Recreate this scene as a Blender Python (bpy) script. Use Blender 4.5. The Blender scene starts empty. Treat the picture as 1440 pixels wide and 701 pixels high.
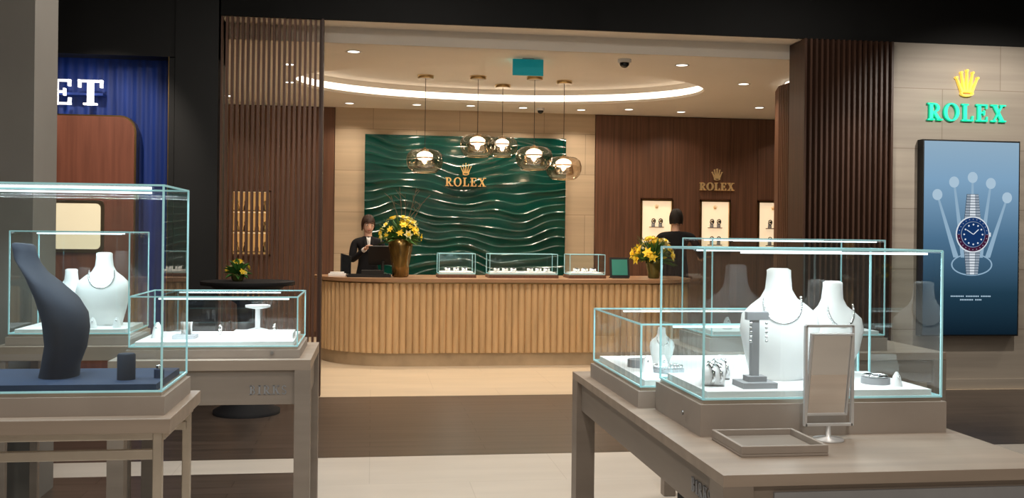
import bpy, math, random, bmesh
from mathutils import Vector, Matrix
random.seed(7)
sc = bpy.context.scene
COL = sc.collection
pi = math.pi
try:
    sc.view_settings.view_transform = 'Standard'
    sc.view_settings.look = 'None'
    sc.view_settings.exposure = -0.1
except Exception as ex:
    print(ex)

# ---------------------------------------------------------------- materials
def _new(name):
    m = bpy.data.materials.new(name); m.use_nodes = True
    nt = m.node_tree; nt.nodes.clear()
    out = nt.nodes.new('ShaderNodeOutputMaterial')
    return m, nt, out

def pmat(name, col, rough=.5, metal=0., es=0., ecol=None, scale=(6, 6, 6), amt=.12, bump=0., coat=0., spec=.5):
    m, nt, out = _new(name)
    b = nt.nodes.new('ShaderNodeBsdfPrincipled')
    nt.links.new(b.outputs[0], out.inputs[0])
    b.inputs['Roughness'].default_value = rough
    b.inputs['Metallic'].default_value = metal
    b.inputs['Specular IOR Level'].default_value = spec
    b.inputs['Coat Weight'].default_value = coat
    tc = nt.nodes.new('ShaderNodeTexCoord'); mp = nt.nodes.new('ShaderNodeMapping')
    mp.inputs['Scale'].default_value = scale
    nz = nt.nodes.new('ShaderNodeTexNoise'); nz.inputs['Scale'].default_value = 1.0
    nz.inputs['Detail'].default_value = 4
    rp = nt.nodes.new('ShaderNodeValToRGB')
    rp.color_ramp.elements[0].position = .3; rp.color_ramp.elements[1].position = .7
    rp.color_ramp.elements[0].color = [max(0, c * (1 - amt)) for c in col] + [1]
    rp.color_ramp.elements[1].color = [min(1, c * (1 + amt)) for c in col] + [1]
    nt.links.new(tc.outputs['Object'], mp.inputs[0]); nt.links.new(mp.outputs[0], nz.inputs['Vector'])
    nt.links.new(nz.outputs[0], rp.inputs[0]); nt.links.new(rp.outputs[0], b.inputs['Base Color'])
    if bump:
        bp = nt.nodes.new('ShaderNodeBump'); bp.inputs['Strength'].default_value = bump
        bp.inputs['Distance'].default_value = .01
        nt.links.new(nz.outputs[0], bp.inputs['Height']); nt.links.new(bp.outputs[0], b.inputs['Normal'])
    if es > 0:
        b.inputs['Emission Color'].default_value = list(ecol or col) + [1]
        b.inputs['Emission Strength'].default_value = es
    return m

def brick_mat(name, c1, c2, mortar, bw, rh, ms, plane='XZ', rough=.5, nscale=(.6, .6, 9), namt=.12, spec=.5):
    m, nt, out = _new(name)
    b = nt.nodes.new('ShaderNodeBsdfPrincipled'); nt.links.new(b.outputs[0], out.inputs[0])
    b.inputs['Roughness'].default_value = rough
    b.inputs['Specular IOR Level'].default_value = spec
    tc = nt.nodes.new('ShaderNodeTexCoord')
    sp = nt.nodes.new('ShaderNodeSeparateXYZ'); cb = nt.nodes.new('ShaderNodeCombineXYZ')
    nt.links.new(tc.outputs['Object'], sp.inputs[0])
    nt.links.new(sp.outputs['X'], cb.inputs['X'])
    nt.links.new(sp.outputs['Z' if plane == 'XZ' else 'Y'], cb.inputs['Y'])
    br = nt.nodes.new('ShaderNodeTexBrick'); nt.links.new(cb.outputs[0], br.inputs['Vector'])
    br.inputs['Scale'].default_value = 1; br.inputs['Brick Width'].default_value = bw
    br.inputs['Row Height'].default_value = rh; br.inputs['Mortar Size'].default_value = ms
    br.inputs['Color1'].default_value = list(c1) + [1]; br.inputs['Color2'].default_value = list(c2) + [1]
    br.inputs['Mortar'].default_value = list(mortar) + [1]
    mp = nt.nodes.new('ShaderNodeMapping'); mp.inputs['Scale'].default_value = nscale
    nt.links.new(tc.outputs['Object'], mp.inputs[0])
    nz = nt.nodes.new('ShaderNodeTexNoise'); nz.inputs['Scale'].default_value = 1; nz.inputs['Detail'].default_value = 6
    nt.links.new(mp.outputs[0], nz.inputs['Vector'])
    rp = nt.nodes.new('ShaderNodeValToRGB')
    rp.color_ramp.elements[0].position = .3; rp.color_ramp.elements[1].position = .7
    rp.color_ramp.elements[0].color = [1 - namt * 2] * 3 + [1]; rp.color_ramp.elements[1].color = [1, 1, 1, 1]
    nt.links.new(nz.outputs[0], rp.inputs[0])
    mx = nt.nodes.new('ShaderNodeMix'); mx.data_type = 'RGBA'; mx.blend_type = 'MULTIPLY'
    mx.inputs['Factor'].default_value = 1
    nt.links.new(br.outputs['Color'], mx.inputs['A']); nt.links.new(rp.outputs[0], mx.inputs['B'])
    nt.links.new(mx.outputs['Result'], b.inputs['Base Color'])
    return m

def glass_mat(name, tint=(.96, 1, .99), refl=.05, edge=.5, rough=0.0):
    m, nt, out = _new(name)
    tr = nt.nodes.new('ShaderNodeBsdfTransparent'); tr.inputs[0].default_value = list(tint) + [1]
    gl = nt.nodes.new('ShaderNodeBsdfGlossy'); gl.inputs['Roughness'].default_value = rough
    lw = nt.nodes.new('ShaderNodeLayerWeight'); lw.inputs['Blend'].default_value = .5
    pw = nt.nodes.new('ShaderNodeMath'); pw.operation = 'POWER'; pw.inputs[1].default_value = 4
    ma = nt.nodes.new('ShaderNodeMath'); ma.operation = 'MULTIPLY_ADD'
    ma.inputs[1].default_value = edge; ma.inputs[2].default_value = refl
    nt.links.new(lw.outputs['Facing'], pw.inputs[0]); nt.links.new(pw.outputs[0], ma.inputs[0])
    mx = nt.nodes.new('ShaderNodeMixShader')
    nt.links.new(ma.outputs[0], mx.inputs[0]); nt.links.new(tr.outputs[0], mx.inputs[1]); nt.links.new(gl.outputs[0], mx.inputs[2])
    nt.links.new(mx.outputs[0], out.inputs[0])
    return m

def emat(name, col, s):
    return pmat(name, col, .6, 0, es=s, ecol=col, amt=.02)

M = {}
M['black'] = pmat('black_paint', (.006, .006, .006), .6)
M['blackceil'] = pmat('black_ceiling_paint', (.004, .004, .004), .9)
M['grey'] = pmat('grey_plaster', (.20, .185, .165), .8, scale=(2, 2, 2), amt=.06)
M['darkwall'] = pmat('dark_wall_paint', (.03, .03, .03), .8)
M['taupewall'] = pmat('taupe_wall_paint', (.38, .35, .33), .8)
M['walnut'] = pmat('walnut_veneer', (.135, .062, .035), .45, scale=(45, 45, 1.0), amt=.3)
M['walnutslat'] = pmat('walnut_slat', (.13, .06, .035), .5, scale=(30, 30, 1.2), amt=.25)
M['darkslat'] = pmat('smoked_oak_slat', (.06, .028, .017), .45, scale=(30, 30, 1.2), amt=.25)
M['stone'] = brick_mat('travertine_wall', (.44, .385, .32), (.41, .355, .295), (.28, .23, .18), 1.25, .6, .004, 'XZ', .55, (.5, .5, 12), .12)
M['stonein'] = brick_mat('travertine_interior', (.62, .49, .34), (.58, .45, .31), (.35, .27, .18), 1.25, .6, .004, 'XZ', .5, (.5, .5, 12), .1)
M['floorwood'] = brick_mat('dark_oak_planks', (.105, .077, .061), (.088, .065, .051), (.03, .02, .014), 1.6, .15, .003, 'XY', .33, (1.2, 14, 1), .2)
M['floorlight'] = brick_mat('pale_stone_floor', (.70, .65, .58), (.69, .64, .57), (.60, .555, .49), 1.2, 1.2, .003, 'XY', .35, (1, 5, 1), .06)
M['floorin'] = brick_mat('cream_stone_floor', (.68, .56, .41), (.67, .55, .405), (.57, .465, .34), 1.2, 1.2, .003, 'XY', .35, (1, 5, 1), .06)
M['ceil'] = pmat('cream_ceiling_paint', (.80, .74, .66), .8, scale=(1, 1, 1), amt=.02)
M['cove'] = emat('cove_led_strip', (1, .89, .74), 2.6)
M['counter'] = pmat('fluted_oak', (.60, .40, .21), .5, scale=(14, 14, 1.5), amt=.14)
M['countertop'] = pmat('counter_top_veneer', (.35, .20, .11), .3, scale=(2, 12, 12), amt=.15)
M['plinth'] = pmat('counter_plinth_stone', (.50, .37, .23), .5)
M['green'] = pmat('emerald_lacquer', (.0, .048, .036), .17, coat=.3, scale=(3, 3, 3), amt=.25)
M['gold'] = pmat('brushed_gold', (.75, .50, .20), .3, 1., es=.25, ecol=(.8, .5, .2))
M['brass'] = pmat('aged_brass', (.45, .30, .13), .3, 1.)
M['tabletop'] = pmat('taupe_oak', (.36, .285, .225), .45, scale=(1.5, 18, 18), amt=.1)
M['taupe'] = pmat('taupe_lacquer', (.27, .22, .18), .5, scale=(1.5, 1.5, 18), amt=.08)
M['champ'] = pmat('champagne_metal', (.55, .48, .40), .35, .8)
M['basegrey'] = pmat('case_base_linen', (.38, .325, .28), .6, amt=.05)
M['pad'] = pmat('white_suede', (.80, .80, .80), .8, amt=.03)
M['navy'] = pmat('navy_suede', (.022, .045, .10), .75, amt=.1)
M['bustdark'] = pmat('charcoal_velvet', (.022, .030, .048), .8, amt=.15)
M['bust'] = pmat('white_leatherette', (.82, .81, .79), .55, amt=.02)
M['greyblock'] = pmat('grey_suede_block', (.30, .30, .31), .7, amt=.06)
M['silver'] = pmat('polished_silver', (.8, .8, .8), .15, 1.)
M['satin'] = pmat('satin_white_metal', (.70, .70, .70), .4, .3)
M['mirror'] = pmat('mirror_silvering', (.85, .82, .80), .03, 1., amt=.01)
M['glass'] = glass_mat('clear_case_glass', (.95, .995, .995), .085, .45)
M['smoke'] = glass_mat('smoked_blown_glass', (.86, .79, .70), .13, .9)
M['edge'] = pmat('glass_edge_glow', (.36, .64, .67), .2, es=.24, ecol=(.45, .88, .93), amt=.1)  # slight emission put into the colour for the glow of the glass edges
M['led'] = emat('case_led_bar', (.85, .96, 1.0), 1.8)
M['lamp'] = emat('opal_diffuser', (1, .93, .82), 3.5)
M['blue'] = pmat('royal_blue_drape', (.006, .035, .24), .6, scale=(20, 20, 1), amt=.3)
M['redwood'] = pmat('rosewood_panel', (.26, .090, .055), .4, scale=(25, 25, 1.5), amt=.2)
M['signwhite'] = emat('white_sign_light', (1, .97, .95), 1.3)
M['signgreen'] = emat('green_sign_light', (.0, .35, .18), .8)
M['signface'] = emat('mint_sign_face', (.02, .78, .42), .9)
M['signgold'] = emat('gold_sign_light', (1, .66, .10), .75)
M['niche'] = emat('lit_niche_back', (1, .78, .52), .75)
M['nichegold'] = emat('gold_niche_back', (.9, .50, .17), .38)
M['teal'] = emat('teal_sign_panel', (.0, .20, .22), .45)
M['steel'] = pmat('satin_steel', (.4, .4, .4), .35, .9)
M['vase'] = pmat('amber_lustre_glass', (.20, .12, .03), .22, .6, scale=(20, 20, 6), amt=.5, coat=.2)
M['vasegreen'] = pmat('olive_lustre_glass', (.12, .12, .03), .12, .5, coat=.5)
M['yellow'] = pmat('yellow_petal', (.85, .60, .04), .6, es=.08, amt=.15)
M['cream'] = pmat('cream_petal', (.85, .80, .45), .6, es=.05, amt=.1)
M['leaf'] = pmat('green_leaf', (.05, .16, .03), .5, amt=.3)
M['twig'] = pmat('bare_twig', (.10, .06, .03), .7)
M['suit'] = pmat('black_wool_suit', (.008, .008, .010), .8, amt=.2, spec=.2)
M['shirt'] = pmat('white_shirt_cotton', (.7, .7, .7), .8, amt=.03)
M['skin'] = pmat('human_skin', (.66, .40, .29), .5, amt=.05)
M['hair'] = pmat('black_hair', (.012, .008, .006), .55, scale=(60, 60, 8), amt=.5, spec=.25)
M['hairbrown'] = pmat('dark_brown_hair', (.030, .013, .008), .5, scale=(60, 60, 8), amt=.5, spec=.3)
M['lip'] = pmat('lip_skin', (.45, .12, .10), .5)
M['eyew'] = pmat('eye_white', (.8, .8, .8), .3)
M['eyeb'] = pmat('eye_iris', (.02, .01, .01), .2)
M['screen'] = pmat('dark_screen_glass', (.01, .012, .014), .1)
M['greenscreen'] = emat('green_display_screen', (.02, .16, .12), .35)
M['blacktop'] = pmat('black_tablecloth', (.008, .008, .010), .8)

# ---------------------------------------------------------------- mesh builder
class MB:
    def __init__(s, name):
        s.name = name; s.v = []; s.f = []; s.m = []; s.s = []; s.mats = []
    def mi(s, mat):
        if isinstance(mat, str): mat = M[mat]
        if mat not in s.mats: s.mats.append(mat)
        return s.mats.index(mat)
    def add(s, vs, fs, mat, smooth=False, X=None):
        k = len(s.v); i = s.mi(mat)
        for p in vs:
            p = Vector(p)
            if X is not None: p = X @ p
            s.v.append(tuple(p))
        for f in fs:
            s.f.append([a + k for a in f]); s.m.append(i); s.s.append(smooth)
    def box(s, x0, x1, y0, y1, z0, z1, mat, X=None):
        vs = [(x, y, z) for z in (z0, z1) for y in (y0, y1) for x in (x0, x1)]
        fs = [(0, 2, 3, 1), (4, 5, 7, 6), (0, 1, 5, 4), (2, 6, 7, 3), (0, 4, 6, 2), (1, 3, 7, 5)]
        s.add(vs, fs, mat, False, X)
    def quad(s, pts, mat, X=None):
        s.add(pts, [tuple(range(len(pts)))], mat, False, X)
    def loft(s, rings, mat, smooth=True, cap=True, X=None, close=True):
        n = len(rings[0]); vs = [p for r in rings for p in r]; fs = []
        for i in range(len(rings) - 1):
            for j in range(n if close else n - 1):
                a = i * n + j; b = i * n + (j + 1) % n
                fs.append((a, b, b + n, a + n))
        s.add(vs, fs, mat, smooth, X)
        if cap:
            s.add(rings[0], [tuple(reversed(range(n)))], mat, False, X)
            s.add(rings[-1], [tuple(range(n))], mat, False, X)
    def rev(s, prof, cx, cy, mat, n=24, cap=True, X=None, smooth=True):
        s.loft([[(cx + r * math.cos(2 * pi * j / n), cy + r * math.sin(2 * pi * j / n), z) for j in range(n)] for r, z in prof], mat, smooth, cap, X)
    def sph(s, c, r, mat, seg=16, rings=10, X=None):
        if not hasattr(r, '__len__'): r = (r, r, r)
        R = []
        for i in range(rings + 1):
            a = -pi / 2 + pi * i / rings; a = max(-pi / 2 + .02, min(pi / 2 - .02, a))
            R.append([(c[0] + r[0] * math.cos(a) * math.cos(2 * pi * j / seg), c[1] + r[1] * math.cos(a) * math.sin(2 * pi * j / seg), c[2] + r[2] * math.sin(a)) for j in range(seg)])
        s.loft(R, mat, True, True, X)
    def tube(s, pts, rad, mat, n=8, X=None, cap=True):
        pts = [Vector(p) for p in pts]; R = []
        if not hasattr(rad, '__len__'): rad = [rad] * len(pts)
        for i, p in enumerate(pts):
            d = (pts[min(i + 1, len(pts) - 1)] - pts[max(i - 1, 0)]).normalized()
            u = d.cross(Vector((0, 0, 1)))
            if u.length < .05: u = d.cross(Vector((1, 0, 0)))
            u.normalize(); w = d.cross(u)
            R.append([tuple(p + (u * math.cos(2 * pi * j / n) + w * math.sin(2 * pi * j / n)) * rad[i]) for j in range(n)])
        s.loft(R, mat, True, cap, X)
    def prism(s, poly, y0, y1, mat, fr=None):
        n = len(poly); vs = [(p[0], y0, p[1]) for p in poly] + [(p[0], y1, p[1]) for p in poly]
        if fr: vs = [fr(*p) for p in vs]
        fs = [tuple(range(n)), tuple(reversed(range(n, 2 * n)))] + [(i, i + n, (i + 1) % n + n, (i + 1) % n) for i in range(n)]
        s.add(vs, fs, mat)
    def done(s, parent=None, bevel=0):
        me = bpy.data.meshes.new(s.name); me.from_pydata(s.v, [], s.f)
        for m in s.mats: me.materials.append(m)
        for p, i, sm in zip(me.polygons, s.m, s.s): p.material_index = i; p.use_smooth = sm
        me.update()
        o = bpy.data.objects.new(s.name, me); COL.objects.link(o)
        if parent: o.parent = parent
        if bevel:
            b = o.modifiers.new('bevel', 'BEVEL'); b.width = bevel; b.segments = 2; b.limit_method = 'ANGLE'; b.angle_limit = .9
        return o

def empty(name, loc=(0, 0, 0)):
    e = bpy.data.objects.new(name, None); e.location = loc; e.empty_display_size = .1; COL.objects.link(e); return e

def area(name, loc, size, power, col=(1, .85, .68), sy=None, shape=None, parent=None, rot=(0, 0, 0), spread=pi):
    l = bpy.data.lights.new(name, 'AREA'); l.energy = power; l.color = col; l.size = size
    if sy: l.shape = 'RECTANGLE'; l.size_y = sy
    elif shape: l.shape = shape
    l.spread = spread
    o = bpy.data.objects.new(name, l); o.location = loc; o.rotation_euler = rot; COL.objects.link(o)
    if parent: o.parent = parent
    return o

def spot(name, loc, target, power, angle=60, col=(1, .85, .7), blend=.6, r=.04, parent=None):
    l = bpy.data.lights.new(name, 'SPOT'); l.energy = power; l.color = col; l.spot_size = math.radians(angle); l.spot_blend = blend; l.shadow_soft_size = r
    o = bpy.data.objects.new(name, l); o.location = loc
    o.rotation_euler = (Vector(target) - Vector(loc)).to_track_quat('-Z', 'Y').to_euler(); COL.objects.link(o)
    if parent: o.parent = parent
    return o

# ---------------------------------------------------------------- lettering
def R4(x0, x1, z0, z1): return [(x0, z0), (x1, z0), (x1, z1), (x0, z1)]
def diag(p, q, w): return [(p[0] - w / 2, p[1]), (p[0] + w / 2, p[1]), (q[0] + w / 2, q[1]), (q[0] - w / 2, q[1])]
def arc(cx, cz, rx, rz, wx, wz, a0, a1, n=18):
    out = []
    for i in range(n):
        a = math.radians(a0 + (a1 - a0) * i / n); b = math.radians(a0 + (a1 - a0) * (i + 1) / n)
        out.append([(cx + rx * math.cos(a), cz + rz * math.sin(a)), (cx + rx * math.cos(b), cz + rz * math.sin(b)),
                    (cx + (rx - wx) * math.cos(b), cz + (rz - wz) * math.sin(b)), (cx + (rx - wx) * math.cos(a), cz + (rz - wz) * math.sin(a))])
    return out
T = .19; t = .08
GL = {
 'R': (.86, [R4(.1, .1 + T, 0, 1), R4(0, .4, 0, t), R4(0, .36, 1 - t, 1), R4(.28, .36, .45, .45 + t)] + arc(.36, .725, .33, .275, .17, t, -90, 90) + [diag((.38, .47), (.70, 0), T * 1.05), R4(.55, .9, 0, t)]),
 'O': (.98, arc(.46, .5, .46, .53, .19, t, 0, 360, 32)),
 'L': (.76, [R4(.1, .1 + T, 0, 1), R4(0, .4, 1 - t, 1), R4(0, .7, 0, t), diag((.66, .3), (.62, 0), .09)]),
 'E': (.80, [R4(.1, .1 + T, 0, 1), R4(0, .68, 1 - t, 1), R4(0, .7, 0, t), R4(.28, .52, .47, .47 + t), R4(.46, .53, .36, .65), diag((.66, .28), (.64, 0), .08), diag((.64, 1), (.64, .74), .08)]),
 'X': (.92, [diag((.2, 1), (.72, 0), T * 1.1), diag((.72, 1), (.16, 0), .09), R4(.0, .4, 1 - t, 1), R4(.56, .9, 1 - t, 1), R4(0, .34, 0, t), R4(.5, .92, 0, t)]),
 'T': (.80, [R4(.29, .29 + T, 0, 1), R4(.0, .77, 1 - t, 1), R4(.17, .6, 0, t), diag((.04, 1), (.04, .7), .08), diag((.73, 1), (.73, .7), .08)]),
 'B': (.78, [R4(.1, .1 + T, 0, 1), R4(0, .36, 0, t), R4(0, .36, 1 - t, 1), R4(.28, .36, .49, .49 + t)] + arc(.34, .755, .28, .245, .15, t, -90, 90) + arc(.34, .27, .34, .27, .17, t, -90, 90)),
 'I': (.44, [R4(.1, .1 + T, 0, 1), R4(0, .39, 0, t), R4(0, .39, 1 - t, 1)]),
 'K': (.88, [R4(.1, .1 + T, 0, 1), R4(0, .38, 0, t), R4(0, .38, 1 - t, 1), diag((.7, 1), (.3, .45), .08), diag((.42, .62), (.72, 0), T), R4(.55, .92, 0, t), R4(.55, .85, 1 - t, 1)]),
 'S': (.66, arc(.3, .74, .26, .27, .13, .1, 20, 270) + arc(.3, .26, .28, .27, .13, .1, -160, 90)),
}
def text_polys(txt, gap=.1):
    x = 0; out = []
    for c in txt:
        w, ps = GL[c]
        for p in ps: out.append([(a + x, b) for a, b in p])
        x += w + gap
    return out, x - gap
def write(mb, txt, cx, z0, width, height, y0, y1, mat, fr=None, gap=.1, left=None):
    ps, w = text_polys(txt, gap); sx = width / w
    x0 = left if left is not None else cx - width / 2
    for p in ps: mb.prism([(x0 + a * sx, z0 + b * height) for a, b in p], y0, y1, mat, fr)
def crown(mb, cx, z0, w, h, y0, y1, mat, base=True):
    tips = [(-.5, .72), (-.27, .92), (0, 1), (.27, .92), (.5, .72)]
    for tx, tz in tips:
        bx = tx * .42; X = cx + tx * w; Z = z0 + tz * h; B = cx + bx * w; zb = z0 + .16 * h
        mb.prism([(B - .062 * w, zb), (B + .062 * w, zb), (X + .018 * w, Z), (X - .018 * w, Z)], y0, y1, mat)
        mb.prism([(X + .055 * w * math.cos(a * pi / 6), Z + .055 * w * math.sin(a * pi / 6)) for a in range(12)], y0 - .001, y1, mat)
    if base:
        for p in arc(cx, z0 + .12 * h, .30 * w, .12 * h, .07 * w, .06 * h, 0, 360, 24): mb.prism(p, y0 - .001, y1, mat)

# ---------------------------------------------------------------- room shell
FY = 9.25      # shop front plane
BY = 14.5      # interior back wall
HZ = 4.1
def slab(name, x0, x1, y0, y1, z0, z1, mat, bevel=0):
    b = MB(name); b.box(x0, x1, y0, y1, z0, z1, mat); return b.done(bevel=bevel)

fl = MB('floor')
fl.box(-6, 10, -3, 4.6, -.1, 0, 'floorlight'); fl.box(-6, -.42, 4.6, 6.33, -.1, 0, 'floorwood')  # second box: darker rectangle at left, reusing the plank material
fl.box(-.42, 10, 4.6, 6.72, -.1, 0, 'floorlight'); fl.box(-6, -.42, 6.33, 6.72, -.1, 0, 'floorlight')
fl.box(-6, 10, 6.72, 9.2, -.1, 0, 'floorwood'); fl.box(-6, 10, 9.2, 15, -.1, 0, 'floorin')
fl.done()
slab('ceiling_hall', -6, 10, -3, FY + .04, HZ, HZ + .1, 'blackceil')
slab('wall_back', -6, 10, -3.1, -3, 0, HZ, 'taupewall')
slab('wall_left', -6.1, -6, -3, 15, 0, HZ, 'darkwall')
slab('wall_right', 10, 10.1, -3, 15, 0, HZ, 'darkwall')
slab('trim_header', -1.37, 10, FY, FY + .04, 3.45, HZ, 'blackceil')
slab('trim_header_left', -6, -1.37, FY - .1, FY + .35, 3.04, HZ, 'black')
slab('wall_stone_right', 5.07, 10, FY, FY + .3, 0, 3.45, 'stone')
b = MB('baseboard_right'); b.box(5.07, 10, FY - .02, FY, 0, .1, 'stone'); b.done()
slab('column_black', -1.74, -1.37, FY - .12, FY + .3, 0, HZ, 'black')
# back wall pieces
b = MB('wall_far'); 
b.box(-.54, 3.27, BY, BY + .2, 0, 3.5, 'stonein')
b.box(-6, -.54, BY + .02, BY + .2, 0, 3.5, 'walnut'); b.box(3.27, 10, BY + .02, BY + .2, 0, 3.5, 'walnut')
b.done()
b = MB('wall_panelling')
x = -5.9
while x < -.6:
    x1 = min(x + .56, -.545); b.box(x + .004, x1 - .004, BY - .02, BY + .02, .08, 3.29, 'walnut'); x += .56
segs = [(3.275, 3.97), (4.47, 4.89), (5.37, 5.8), (6.3, 6.9), (6.9, 7.6), (7.6, 8.3)]
for a, c in segs: b.box(a + .002, c - .002, BY - .02, BY + .02, .08, 3.29, 'walnut')
for a, c in [(3.97, 4.47), (4.89, 5.37), (5.8, 6.3)]:
    b.box(a + .002, c - .002, BY - .02, BY + .02, 2.07, 3.29, 'walnut'); b.box(a + .002, c - .002, BY - .02, BY + .02, .08, 1.25, 'walnut')
b.done()

# interior ceiling with oval recess
b = MB('ceiling')
cx, cy, ea, eb = 1.57, 12.1, 2.5, 1.5
N = 96; x0, x1, y0, y1 = -6, 10, FY + .35, 15
el = []; rc = []
for i in range(N):
    a = 2 * pi * i / N; px, py = cx + ea * math.cos(a), cy + eb * math.sin(a); el.append((px, py))
    dx, dy = math.cos(a) * ea, math.sin(a) * eb; k = 1e9
    if dx > 1e-6: k = min(k, (x1 - cx) / dx)
    if dx < -1e-6: k = min(k, (x0 - cx) / dx)
    if dy > 1e-6: k = min(k, (y1 - cy) / dy)
    if dy < -1e-6: k = min(k, (y0 - cy) / dy)
    rc.append((cx + dx * k, cy + dy * k))
def ell(k, z): return [(cx + (ea + k) * math.cos(2 * pi * i / N), cy + (eb + k) * math.sin(2 * pi * i / N), z) for i in range(N)]
b.loft([[(p[0], p[1], 3.3) for p in rc], [(p[0], p[1], 3.3) for p in el]], 'ceil', False, False)
b.loft([ell(0, 3.3), ell(0, 3.335), ell(.06, 3.335)], 'ceil', True, False)
b.loft([ell(.06, 3.335), ell(.06, 3.43)], 'cove', True, False)
b.loft([ell(.06, 3.43), ell(.06, 3.5)], 'ceil', True, False)
b.add(ell(.06, 3.5), [tuple(range(N))], 'ceil')
b.box(x0, x1, FY + .33, FY + .36, 3.3, 3.46, 'ceil')
b.box(-1.37, x1, FY + .04, FY + .34, 3.45, 3.47, 'ceil')
b.done()

# ---------------------------------------------------------------- slat screens and pillars
b = MB('slatted_screen')
n = 20
for i in range(n):
    x = -1.365 + i * (.88 / (n - 1)); b.box(x - .010, x + .010, FY + .02, FY + .09, .02, 3.449, 'walnutslat')
b.box(-1.37, -.46, FY + .01, FY + .10, 0, .03, 'walnutslat')
b.box(-.475, -.455, FY - .02, FY + .12, 0, 3.449, 'darkslat')
b.done()
b = MB('finned_pillar')
b.box(4.16, 5.07, FY + .02, FY + .33, 0, 3.44, 'darkslat')
n = 17
for i in range(n):
    x = 4.155 + i * (.90 / (n - 1)); b.box(x - .011, x + .011, FY - .07, FY + .03, 0, 3.44, 'darkslat')
b.done()
b = MB('slatted_partition')
ctrl = [(5.1, 9.65), (4.75, 10.1), (4.62, 10.5), (4.62, 10.9), (4.75, 11.3), (5.1, 11.7), (5.8, 12.0), (7.5, 12.1)]
pts = []
for i in range(len(ctrl) - 1):
    for k in range(8):
        s = k / 8; pts.append((ctrl[i][0] * (1 - s) + ctrl[i + 1][0] * s, ctrl[i][1] * (1 - s) + ctrl[i + 1][1] * s))
b.loft([[(p[0] + .06, p[1], 0) for p in pts], [(p[0] + .06, p[1], 3.24) for p in pts]], 'darkslat', True, False, close=False)
for p in pts: b.box(p[0] - .012, p[0] + .03, p[1] - .012, p[1] + .012, 0, 3.24, 'walnut')
b.loft([[(p[0] + .07, p[1], 3.255) for p in pts], [(p[0] + .07, p[1], 3.285) for p in pts]], 'cove', True, False, close=False)
b.done()

# grey structural column
slab('column_grey', -3.2, -1.82, 5.7, 6.1, 0, HZ, 'grey')

# ---------------------------------------------------------------- left boutique
b = MB('wall_boutique_drape')
pts = []
for i in range(420):
    x = -5.5 + (5.5 - 1.74) * i / 419; pts.append((x, FY + .12 + .006 * math.sin(x * 75) + .004 * math.sin(x * 31)))
b.loft([[(p[0], p[1], 0) for p in pts], [(p[0], p[1], 3.04) for p in pts]], 'blue', True, False, close=False)
b.box(-5.5, -1.74, FY + .18, FY + .22, 0, 3.04, 'blue')
b.done()
b = MB('trim_brass_portal'); b.box(-1.80, -1.792, FY - .11, FY - .09, 0, 3.04, 'brass'); b.box(-1.792, -1.745, FY - .11, FY, 0, 3.03, 'black'); b.done()
b = MB('boutique_sign'); write(b, 'ET', 0, 2.60, .46, .22, FY - .06, FY - .02, 'signwhite', left=-2.82, gap=.12)
b.box(-2.82, -2.37, FY - .02, FY + .1, 2.69, 2.71, 'blue'); b.done()
def rrect(x0, x1, z0, z1, r, n=6):
    out = []
    for cx_, cz_, a0 in [(x1 - r, z0 + r, -90), (x1 - r, z1 - r, 0), (x0 + r, z1 - r, 90), (x0 + r, z0 + r, 180)]:
        for i in range(n + 1):
            a = math.radians(a0 + 90 * i / n); out.append((cx_ + r * math.cos(a), cz_ + r * math.sin(a)))
    return out
b = MB('boutique_wall_cabinet')
b.prism(rrect(-3.6, -2.09, .02, 2.50, .13), FY - .08, FY + .08, 'redwood')
b.prism(rrect(-3.615, -2.075, .0, 2.515, .14), FY - .06, FY + .06, 'brass')
b.prism(rrect(-3.0, -2.33, 1.30, 1.76, .05), FY - .10, FY - .07, 'brass')
b.prism(rrect(-2.97, -2.36, 1.33, 1.73, .04), FY - .105, FY - .09, 'niche')
b.done()

# ---------------------------------------------------------------- right sign + lightbox
b = MB('illuminated_crown_sign')
write(b, 'ROLEX', 5.877, 2.685, .84, .17, FY - .035, FY - .02, 'signface')
write(b, 'ROLEX', 5.877, 2.682, .846, .176, FY - .02, FY, 'signgreen')
crown(b, 5.874, 2.93, .23, .26, FY - .035, FY, 'signgold')
b.done()
def poster_mat():
    m, nt, out = _new('backlit_poster_print')
    tc = nt.nodes.new('ShaderNodeTexCoord'); sp = nt.nodes.new('ShaderNodeSeparateXYZ')
    nt.links.new(tc.outputs['Object'], sp.inputs[0])
    mr = nt.nodes.new('ShaderNodeMapRange'); mr.inputs['From Min'].default_value = .55; mr.inputs['From Max'].default_value = 2.47
    nt.links.new(sp.outputs['Z'], mr.inputs['Value'])
    rp = nt.nodes.new('ShaderNodeValToRGB'); e = rp.color_ramp.elements
    e[0].position = 0; e[0].color = (.004, .012, .022, 1); e[1].position = 1; e[1].color = (.27, .40, .52, 1)
    x = e.new(.22); x.color = (.014, .042, .070, 1); x = e.new(.5); x.color = (.07, .155, .255, 1); x = e.new(.8); x.color = (.20, .345, .50, 1)
    nt.links.new(mr.outputs[0], rp.inputs[0])
    em = nt.nodes.new('ShaderNodeEmission'); em.inputs['Strength'].default_value = 1.1
    nt.links.new(rp.outputs[0], em.inputs[0]); nt.links.new(em.outputs[0], out.inputs[0]); return m
M['poster'] = poster_mat()
def flat(name, c, s=1.):
    m, nt, out = _new(name); em = nt.nodes.new('ShaderNodeEmission'); em.inputs[0].default_value = list(c) + [1]; em.inputs[1].default_value = s
    nt.links.new(em.outputs[0], out.inputs[0]); M[name] = m
flat('poster_pale_crown', (.42, .57, .70)); flat('poster_crown_ray', (.29, .44, .58)); flat('poster_silver', (.32, .38, .45)); flat('poster_bright_steel', (.70, .76, .82))
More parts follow.
